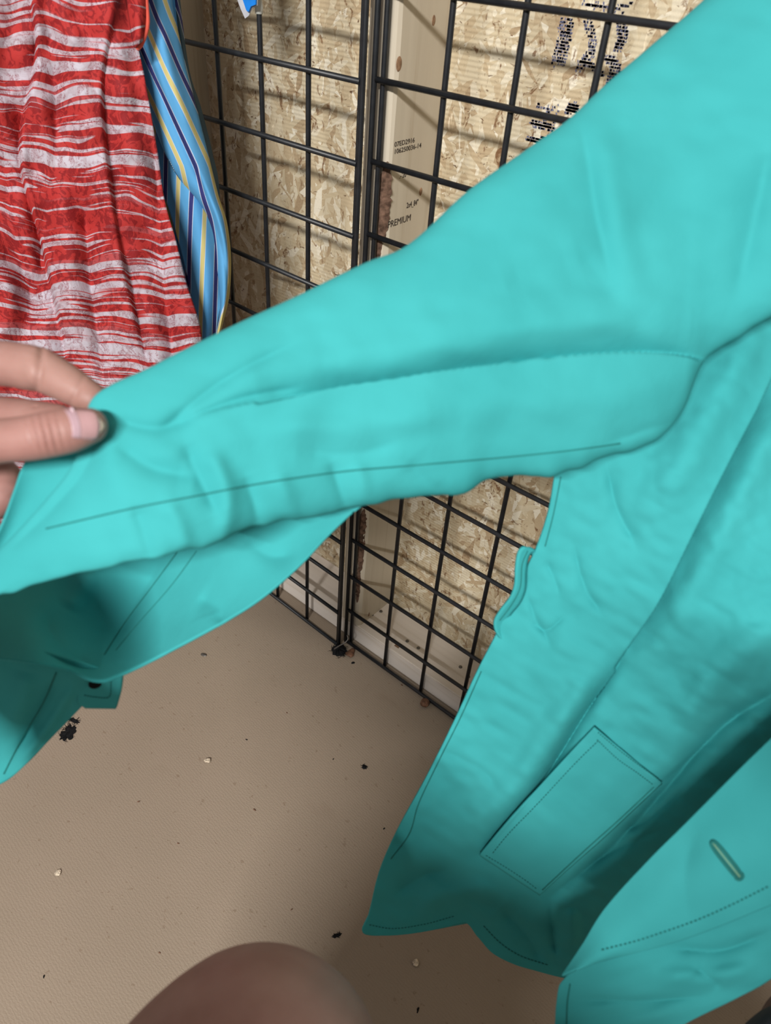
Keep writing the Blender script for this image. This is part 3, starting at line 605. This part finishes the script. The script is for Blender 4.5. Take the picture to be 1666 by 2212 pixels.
stitches('hem_stitching', bvf, [(798, 1998), (850, 2006), (920, 1996), (985, 1978)], M['tealthread'], fp, 7, .0005, .6, .59)
stitches('hem_stitching', bvf, [(1045, 2000), (1080, 2036), (1125, 2065), (1185, 2085)], M['tealthread'], fp, 8, .0006, .7, .59)
# patch pocket, its left edge standing a little off the panel
pk = patch('pocket', [(1284, 1570), (1235, 1622), (1160, 1704), (1095, 1776), (1036, 1846)], [(1430, 1690), (1375, 1742), (1300, 1812), (1232, 1872), (1166, 1932)], 50, 80,
     lambda x, y, u, v: bd(x, y)+bf(x, y)*(.15+.5*u)-.0035-.004*(1-u)*np.sin(np.pi*v)+.0012*vnoise(x, y, 45, 31)+.0007*vnoise((x*.7+y*.7)*.35, x*.7-y*.7, 18, 32), M['teal'], jk, .0022)
bvp = bvh_of(pk)
stitches('stitching', bvp, [(1293, 1600), (1240, 1652), (1160, 1738), (1100, 1800), (1062, 1846)], M['tealthread'], pk, 7, .00045, .62, .53)
stitches('stitching', bvp, [(1292, 1582), (1340, 1622), (1380, 1652), (1424, 1684)], M['tealthread'], pk, 6, .00045, .6, .53)
stitches('stitching', bvp, [(1290, 1598), (1335, 1640), (1375, 1668), (1412, 1696)], M['tealthread'], pk, 6, .00045, .6, .53)
seam('seam', bvp, [(1412, 1700), (1340, 1768), (1262, 1838), (1172, 1922)], M['tealthread'], pk, .0006, 50, .53)
stitches('stitching', bvp, [(1050, 1848), (1090, 1872), (1130, 1898), (1162, 1922)], M['tealthread'], pk, 7, .00045, .6, .55)
# side tab
def ribbon(name, path, wpx, wd, mat, parent, th=.002):
    p = cr(path, 60); V = []
    for k in range(len(p)):
        for j in range(5):
            t = j/4.0; V.append(un(p[k, 0]+wpx[0]*t, p[k, 1]+wpx[1]*t, p[k, 2]+wd*t))
    o = link(name, mesh(name, V, grid_faces(60, 5)), mat, parent, True); s = o.modifiers.new('t', 'SOLIDIFY'); s.thickness = th; s.offset = 0
    return o
st = ribbon('side_tab', [(1150, 1212, 0.508), (1148, 1192, 0.500), (1134, 1180, 0.494), (1120, 1192, 0.494), (1114, 1225, 0.497), (1112, 1262, 0.502), (1102, 1290, 0.508), (1082, 1316, 0.516), (1068, 1340, 0.523), (1070, 1362, 0.527), (1082, 1380, 0.530)], (22, 10), .006, M['teal'], jk)
bvst = bvh_of(st); seam('seam', bvst, [(1140, 1190), (1128, 1220), (1124, 1268), (1106, 1305), (1080, 1340)], M['tealthread'], st, .0004, 40, .49)
# --- other front edge, nearest the camera at lower right: placket facing with buttonhole, over its outer cloth
pd = tps([(1720, 1540, .415), (1500, 1760, .440), (1310, 1960, .462), (1215, 2105, .475), (1800, 1800, .405), (1666, 1930, .418), (1450, 2020, .445), (1300, 2070, .463), (1200, 2212, .474), (1450, 2180, .452), (1666, 2100, .43), (1190, 2300, .474), (1850, 2000, .41)])
pf_ = folds_fn([('g', [(1500, 1800), (1480, 1900), (1490, 2000)], 30, .003), ('g', [(1660, 2010), (1560, 2050), (1440, 2045)], 18, .004), ('g', [(1640, 2090), (1540, 2110), (1420, 2110)], 22, -.004), ('g', [(1250, 2160), (1400, 2160), (1520, 2150)], 14, .003), ('g', [(1500, 2090), (1560, 2130)], 12, .003)])
under = patch('placket_outer', [(1720, 1620), (1600, 1720), (1480, 1840), (1370, 1960), (1262, 2070), (1221, 2112), (1206, 2138), (1199, 2212), (1195, 2300)], [(1850, 1700), (1840, 1800), (1820, 1900), (1790, 1980), (1740, 2050), (1666, 2112), (1600, 2150), (1490, 2205), (1330, 2300)], 100, 120,
     lambda x, y, u, v: pd(x, y)+.011+pf_(x, y)*1.3+.0010*vnoise(x, y, 60, 41)+.0014*vnoise(x*.35, y+.25*x, 26, 43), M['teal'], jk, .0016)
faceo = patch('placket_facing', [(1720, 1545), (1660, 1602), (1600, 1660), (1500, 1760), (1400, 1860), (1310, 1960), (1260, 2040), (1216, 2108)], [(1860, 1640), (1850, 1700), (1840, 1760), (1800, 1850), (1720, 1925), (1666, 1952), (1480, 2025), (1282, 2078)], 90, 110,
     lambda x, y, u, v: pd(x, y)-.001+pf_(x, y)*.6-.005*np.sin(np.pi*np.clip(u*1.0, 0, 1))+.0010*vnoise(x, y, 70, 42), M['teal'], jk, .0020)
bvq = bvh_of(faceo); bvu = bvh_of(under)
stitches('hem_stitching', bvq, [(1300, 2052), (1370, 2034), (1420, 2018), (1500, 1990), (1580, 1955), (1666, 1912)], M['tealthread'], faceo, 10, .0006, .55, .44)
seam('seam', bvu, [(1232, 2125), (1226, 2165), (1224, 2215)], M['tealthread'], under, .0005, 24, .47)
bh = []
for k in range(40):
    t = 2*math.pi*k/40; c = np.array([1570, 1858]); ax = np.array([34, 43.0]); ax /= np.linalg.norm(ax); nx = np.array([-ax[1], ax[0]])
    L = 50*math.copysign(abs(math.cos(t))**.6, math.cos(t)); wv = 7.5*math.copysign(abs(math.sin(t))**.7, math.sin(t))*(1.5 if math.cos(t) > .75 else 1)
    q = c+ax*L+nx*wv; bh.append(stick(bvq, q[0], q[1], .0006, .43))
bh.append(bh[0]); bho = link('buttonhole', tube('buttonhole', bh, .0011, 7), M['tealthread'], faceo, True); bho['label'] = 'stitched buttonhole'
stitches('buttonhole_thread', bvq, [(1540, 1820), (1570, 1858), (1602, 1898)], M['palethread'], faceo, 6, .0008, .8, .43)

# ------------------------------------------------------------------ the photographer: pinching hand, bare knee, dark shorts
pe = empty('person', (.80, -1.0, FZ)); tag(pe, 'person in dark shorts, bare knee and hand pinching the jacket sleeve', 'person')
def capsules(chains, voxel, smooth=6):
    V = []; Fc = []
    for ch in chains:
        c = np.array(ch, float); n = max(8, int(len(c)*10)); q = cr(c, n) if len(c) > 2 else np.stack([np.linspace(c[0], c[1], n)[:, k] for k in range(4)], 1)
        T0 = q[1, :3]-q[0, :3]; T0 /= np.linalg.norm(T0); T1 = q[-1, :3]-q[-2, :3]; T1 /= np.linalg.norm(T1)
        P = []; R_ = []
        for a in np.linspace(-80, -15, 6): a = math.radians(a); P.append(q[0, :3]+T0*q[0, 3]*math.sin(a)); R_.append(q[0, 3]*math.cos(a))
        for k in range(n): P.append(q[k, :3]); R_.append(q[k, 3])
        for a in np.linspace(15, 80, 6): a = math.radians(a); P.append(q[-1, :3]+T1*q[-1, 3]*math.sin(a)); R_.append(q[-1, 3]*math.cos(a))
        v, f = tube_arrays(P, R_, 16); b = len(V); V += v; Fc += [tuple(b+i for i in g) for g in f]
    me = mesh('tmp', V, Fc); o = bpy.data.objects.new('tmp', me); COL.objects.link(o)
    r = o.modifiers.new('r', 'REMESH'); r.mode = 'VOXEL'; r.voxel_size = voxel
    s = o.modifiers.new('s', 'SMOOTH'); s.iterations = smooth; s.factor = .5
    dg = bpy.context.evaluated_depsgraph_get(); out = bpy.data.meshes.new_from_object(o.evaluated_get(dg)); bpy.data.objects.remove(o)
    return out
def hp(px, py, d, rpx): return (*un(px, py, d), rpx*d/F)
hand = capsules([
  [hp(-190, 985, .400, 66), hp(-90, 965, .370, 56), hp(0, 953, .349, 49), hp(62, 947, .344, 50), hp(108, 938, .343, 51), hp(155, 929, .344, 49), hp(192, 920, .346, 40)],      # thumb
  [hp(-200, 830, .425, 60), hp(-60, 790, .402, 50), hp(10, 786, .392, 49), hp(72, 796, .386, 50)], [hp(84, 796, .385, 48), hp(140, 826, .380, 43), hp(200, 862, .377, 35)],          # index
  [hp(-200, 890, .440, 58), hp(-40, 892, .425, 40), hp(60, 898, .412, 36), hp(130, 905, .400, 32)],                                                                              # middle
  [hp(-210, 960, .455, 58), hp(-60, 1010, .435, 48), hp(-5, 1030, .420, 46), hp(10, 1060, .412, 42), hp(-10, 1085, .41, 38)],                                                   # ring
  [hp(-220, 1040, .46, 52), hp(-80, 1100, .44, 42), hp(-40, 1130, .43, 36)],                                                                                                   # little
  [hp(-330, 900, .455, 90), hp(-210, 910, .440, 85)], [hp(-330, 1000, .455, 85), hp(-220, 980, .440, 80)], [hp(-200, 880, .43, 60), hp(-180, 980, .42, 60)]], .0012, 8)
wr = un(-330, 975, .455)
BX = .80
el = np.array((.302, -.695, .682)); shd = np.array((BX-.17, -.96, .82)); shr = np.array((BX+.20, -1.00, .77)); elr = np.array((BX+.30, -.90, .82))
kn = un(545, 2372, .380)
hipl = np.array((BX-.09, -1.04, .40)); hipr = np.array((BX+.13, -1.04, .40))
ank = np.array((.40, -.72, .075)); kr = un(1830, 2330, .50); anr = np.array((.80, -.62, .07))
bodym = capsules([
  [(*wr, .032), (*(wr*.65+el*.35), .046), (*(wr*.25+el*.75), .054), (*el, .052)], [(*el, .052), (*(el*.5+shd*.5), .046), (*shd, .054)],
  [(*shd, .060), (BX+.01, -1.00, .79, .080), (*shr, .060)], [(BX+.01, -1.08, .36, .130), (BX, -1.08, .52, .125), (BX, -1.04, .69, .110)], [(BX+.03, -1.02, .77, .06), (BX+.06, -1.00, .93, .052)],
  [(BX+.07, -1.00, 1.00, .075), (BX+.07, -1.01, 1.07, .085)],
  [(*hipl, .088), (*(hipl*.5+kn*.5), .074), (*(kn+np.array([.01, -.05, -.006])), .073), (*kn, .071)],
  [(*(kn+np.array([0, -.01, -.02])), .062), (*(kn*.6+ank*.4+np.array([0, -.02, 0])), .055), (*(kn*.25+ank*.75), .038), (*ank, .034)],
  [(*ank, .034), (.39, -.66, .035, .034), (.38, -.60, .026, .028)], [(*ank, .034), (.41, -.76, .034, .034)],
  [(*hipr, .088), (*(hipr*.5+kr*.5), .076), (*kr, .060)], [(*kr, .058), (*(kr*.5+anr*.5+np.array([0, -.02, 0])), .050), (*anr, .034), (.81, -.53, .028, .03)],
  [(*shr, .056), (*elr, .044), (.86, -.79, .90, .034), (.69, -.715, .93, .030)]], .006, 6)
hv = np.array([v.co[:] for v in hand.vertices]); hn = np.array([v.normal[:] for v in hand.vertices]); dd = hv-CP; zz = dd@CF
hx = W/2+F*(dd@CR)/zz; hy = H/2-F*(dd@CU)/zz; facing = np.clip(-(hn@CF), 0, 1)
th_ = (zz < .352)*facing; q_ = hx-.25*(hy-935)
disp = th_*(.0013*np.sin(q_*2*np.pi/17)*np.exp(-((q_-98)/30)**2)*np.exp(-((hy-935)/34)**2))
ix = (zz > .355)*(zz < .40)*(hy < 880)*facing
disp = disp-ix*(.0022*np.exp(-((hx-86+.15*(hy-790))/7)**2)+.0008*np.exp(-((hx-168+.5*(hy-840))/6)**2)-.0010*np.exp(-((hx-62)/18)**2))
hv = hv+hn*disp[:, None]
hand.vertices.foreach_set('co', hv.ravel()); hand.update()
bm = bmesh.new(); bm.from_mesh(bodym); bm.from_mesh(hand); bme = bpy.data.meshes.new('body'); bm.to_mesh(bme); bm.free()
bme.materials.clear(); body = link('body', bme, M['skin'], pe, True)
# thumb nail
bvh_hand = bvh_of(body)
def nail_part(name, u0, u1, mat, eps):
    V = []; nn = 12
    ax = np.array([.925, .38]) ; c0 = np.array([150, 905.]); 
    for i in range(nn):
        u = u0+(u1-u0)*i/(nn-1)
        for j in range(nn):
            v = j/(nn-1)*2-1; hw = 33*(1-.45*max(0, (u-.75)/.25)**2)
            q = np.array([152+70*u-(7*v*v if u0 < .2 else 9*v*v)+6*v*0, 912+8*u+hw*v]) + np.array([-8*v*.0, 0])
            q = q+np.array([10*v*(1-u), 0])
            V.append(stick(bvh_hand, q[0], q[1], eps, .336))
    o = link(name, mesh(name, V, grid_faces(nn, nn)), mat, body, True); s = o.modifiers.new('t', 'SOLIDIFY'); s.thickness = .0003; s.offset = 0; return o
nail_part('fingernail', .0, .92, M['nail'], .0006); nail_part('fingernail_moon', .02, .30, M['naillunula'], .00065); nail_part('fingernail_tip', .93, 1.05, M['nailtip'], .0006)
rgp = []
for k in range(25):
    t = 2*math.pi*k/24; d1 = np.array(CU)*.9-np.array(CR)*.3; rgp.append(un(-8, 1022, .421)+.0140*(math.cos(t)*d1/np.linalg.norm(d1)+math.sin(t)*np.array(CF)))
link('ring', tube('ring', rgp, .0020, 8), M['gold'], body, True)
# shorts
shorts = capsules([[(BX+.01, -1.08, .40, .140), (BX+.01, -1.08, .52, .134)], [(*hipl, .100), (*(hipl*.62+kn*.38), .094)], [(*hipr, .100), (*(hipr*.35+kr*.65), .088), (*(hipr*.05+kr*.95), .080)]], .006, 4)
shorts.materials.clear(); link('shorts', shorts, M['denim'], pe, True)
tee = capsules([[(BX, -1.08, .46, .136), (BX, -1.07, .58, .134), (BX, -1.04, .70, .118)], [(*shd, .068), (BX+.01, -1.00, .79, .088), (*shr, .068)], [(*shd, .068), (*(el*.6+shd*.4), .066)], [(*shr, .066), (*(elr*.35+shr*.65), .058)]], .006, 4)
tee.materials.clear(); link('t_shirt', tee, M['shirtgrey'], pe, True)
hr = capsules([[(BX+.07, -1.035, 1.05, .090), (BX+.07, -1.025, 1.10, .080)]], .006, 4); hr.materials.clear(); link('hair', hr, M['hair'], pe, True)

# ------------------------------------------------------------------ litter on the floor
def pebble(name, px, py, r, mat, label, cat, sz=(1, 1, 1), rot=0, seed=0, rough=.2, sub=2, z=None):
    bm = bmesh.new(); bmesh.ops.create_icosphere(bm, subdivisions=sub, radius=1); rs = random.Random(seed)
    for v in bm.verts:
        k = 1+rough*(rs.random()*2-1); v.co = Vector((v.co.x*sz[0]*r*k, v.co.y*sz[1]*r*k, v.co.z*sz[2]*r*k))
    lo = min(v.co.z for v in bm.verts); c = on_z(px, py); bmesh.ops.rotate(bm, verts=bm.verts, matrix=Matrix.Rotation(rot, 3, 'Z'))
    me = bpy.data.meshes.new(name); bm.to_mesh(me); bm.free()
    o = link(name, me, mat, None, False); o.location = (c[0], c[1], FZ-lo-.0001); tag(o, label, cat); return o
pebble('floor_screw', 440, 1415, .0042, M['steel'], 'oval metallic screw head in the shadow below the sleeve', 'screw', (1.3, .8, .3), .4, 1, .12)
pebble('wood_crumb', 448, 1645, .0042, M['crumb'], 'pale wood crumb in the middle of the bare floor', 'crumb', (1.1, .8, .5), .8, 2, .35)
pebble('paint_chip', 125, 1887, .0038, M['crumb'], 'small whitish chip alone at the left of the floor', 'chip', (.9, 1, .4), .2, 3, .35)
pebble('paint_chip', 897, 2080, .0040, M['crumb'], 'small pale chip between the bare knee and the jacket hem', 'chip', (.9, 1, .4), 1.2, 4, .35)
pebble('nut_shell', 917, 1523, .0075, M['brown'], 'round brown nut shell lying against the bottom wire of the right grid', 'nut shell', (1, 1, .8), 0, 5, .10, 2)
pebble('leaf_bit', 757, 1412, .0080, M['brown'], 'crumpled brown leaf bit beside the black fuzz at the panel joint', 'leaf bit', (.8, 1.2, .25), .3, 6, .45)
pebble('black_chip', 763, 1432, .0042, M['black'], 'tiny black triangular chip near the panel joint', 'chip', (1.1, .7, .15), .5, 7, .4, 1)
def fuzz(name, px, py, r, label, cat, seed, aspect=(1, 1), n=60, core=True, rot=0.0, hgt=.5):
    rs = np.random.RandomState(seed); V = []; Fc = []; c = on_z(px, py)
    if core:
        k = 26; ring = []
        V.append((c[0], c[1], FZ+r*hgt))
        for rr, hh in ((.5, hgt*.85), (1.0, .02)):
            for i in range(k):
                t = 2*math.pi*i/k; q = rr*r*(1+.28*rs.randn()*.6); x = q*math.cos(t)*aspect[0]; y = q*math.sin(t)*aspect[1]
                V.append((c[0]+x*math.cos(rot)-y*math.sin(rot), c[1]+x*math.sin(rot)+y*math.cos(rot), FZ+max(.0001, r*hh*(1+.3*rs.randn()))))
        Fc += [(0, 1+i, 1+(i+1) % k) for i in range(k)]+[(1+i, 1+k+i, 1+k+(i+1) % k, 1+(i+1) % k) for i in range(k)]
    for i in range(n):
        t = rs.rand()*2*math.pi; q = r*(.5+.6*rs.rand()); x = q*math.cos(t)*aspect[0]; y = q*math.sin(t)*aspect[1]
        a = np.array([c[0]+x*math.cos(rot)-y*math.sin(rot), c[1]+x*math.sin(rot)+y*math.cos(rot), FZ+.0004]); d = rs.randn(3)*r*.35; d[2] = abs(d[2])*.5
        v, f = tube_arrays([a, a+d*.5+rs.randn(3)*r*.05, a+d], [.00035, .0003, .0002], 4); b = len(V); V += v; Fc += [tuple(b+j for j in g) for g in f]
    V = [(p[0], p[1], max(p[2], FZ+.00005)) for p in V]
    return tag(link(name, mesh(name, V, Fc), M['black'], None, False), label, cat)
fuzz('black_fuzz', 733, 1406, .0135, 'black fuzzy clump on the floor under the joint of the grid panels', 'fuzz', 1, (1, .9), 90)
fuzz('paint_smear', 148, 1582, .0130, 'ragged black smear on the floor below the hanging sleeve cuff', 'smear', 2, (.8, 1.1), 40, True, .6, .06)
fuzz('paint_fleck', 158, 1556, .0070, 'narrow black fleck touching the top of the ragged black smear', 'smear', 3, (1.4, .5), 20, True, .3, .06)
fuzz('dead_bug', 787, 1657, .0042, 'tiny dark dead bug on the floor left of the jacket', 'bug', 4, (1.0, .8), 14, True, .2, .5)
fuzz('dead_fly', 728, 2021, .0044, 'dark dead fly on the floor left of the jacket hem', 'bug', 5, (.5, 1.3), 12, True, -.5, .5)
fuzz('lint_bit', 903, 2182, .0022, 'small dark lint curl at the bottom edge right of the knee', 'lint', 6, (.5, 1.4), 8, True, .4, .4)
specks = ((533, 1598, 'dark grit speck above and right of the pale wood crumb'), (868, 1480, 'dark grit speck by the bottom wire, left of the nut shell'), (300, 1732, 'dark grit speck between the black smear and the whitish chip'),
  (720, 1640, 'dark grit speck just left of the dead bug'), (630, 1965, 'dark grit speck left of the dead fly, above the knee'), (345, 2058, 'dark grit speck just left of the top of the knee'), (95, 2110, 'dark grit speck in the lower left corner of the floor'),
  (385, 1822, 'dark grit speck on open floor right of the whitish chip'), (620, 1540, 'dark grit speck on open floor below the black fuzz'), (830, 1790, 'dark grit speck close to the left edge of the jacket hem'), (550, 1750, 'dark grit speck below and right of the pale wood crumb'))
for k, s_ in enumerate(specks):
    o = pebble('floor_speck', s_[0], s_[1], .0012+.0005*random.random(), M['brown'] if k % 3 else M['black'], s_[2], 'speck', (1.4, .7, .4), random.random()*3, 20+k, .3, 1); o['group'] = 'grit specks on the floor'
# bent wire tie joining the panels at the floor
tag(link('wire_tie', tube('wire_tie', cr([(*un(722, 1402, 1.215),), (*un(735, 1394, 1.208),), (*un(746, 1388, 1.205),), (*un(752, 1380, 1.205),), (*un(750, 1372, 1.206),)], 24), .0011, 6), M['steel'], None, True), 'grey bent wire tie at the foot of the panel joint', 'wire tie')
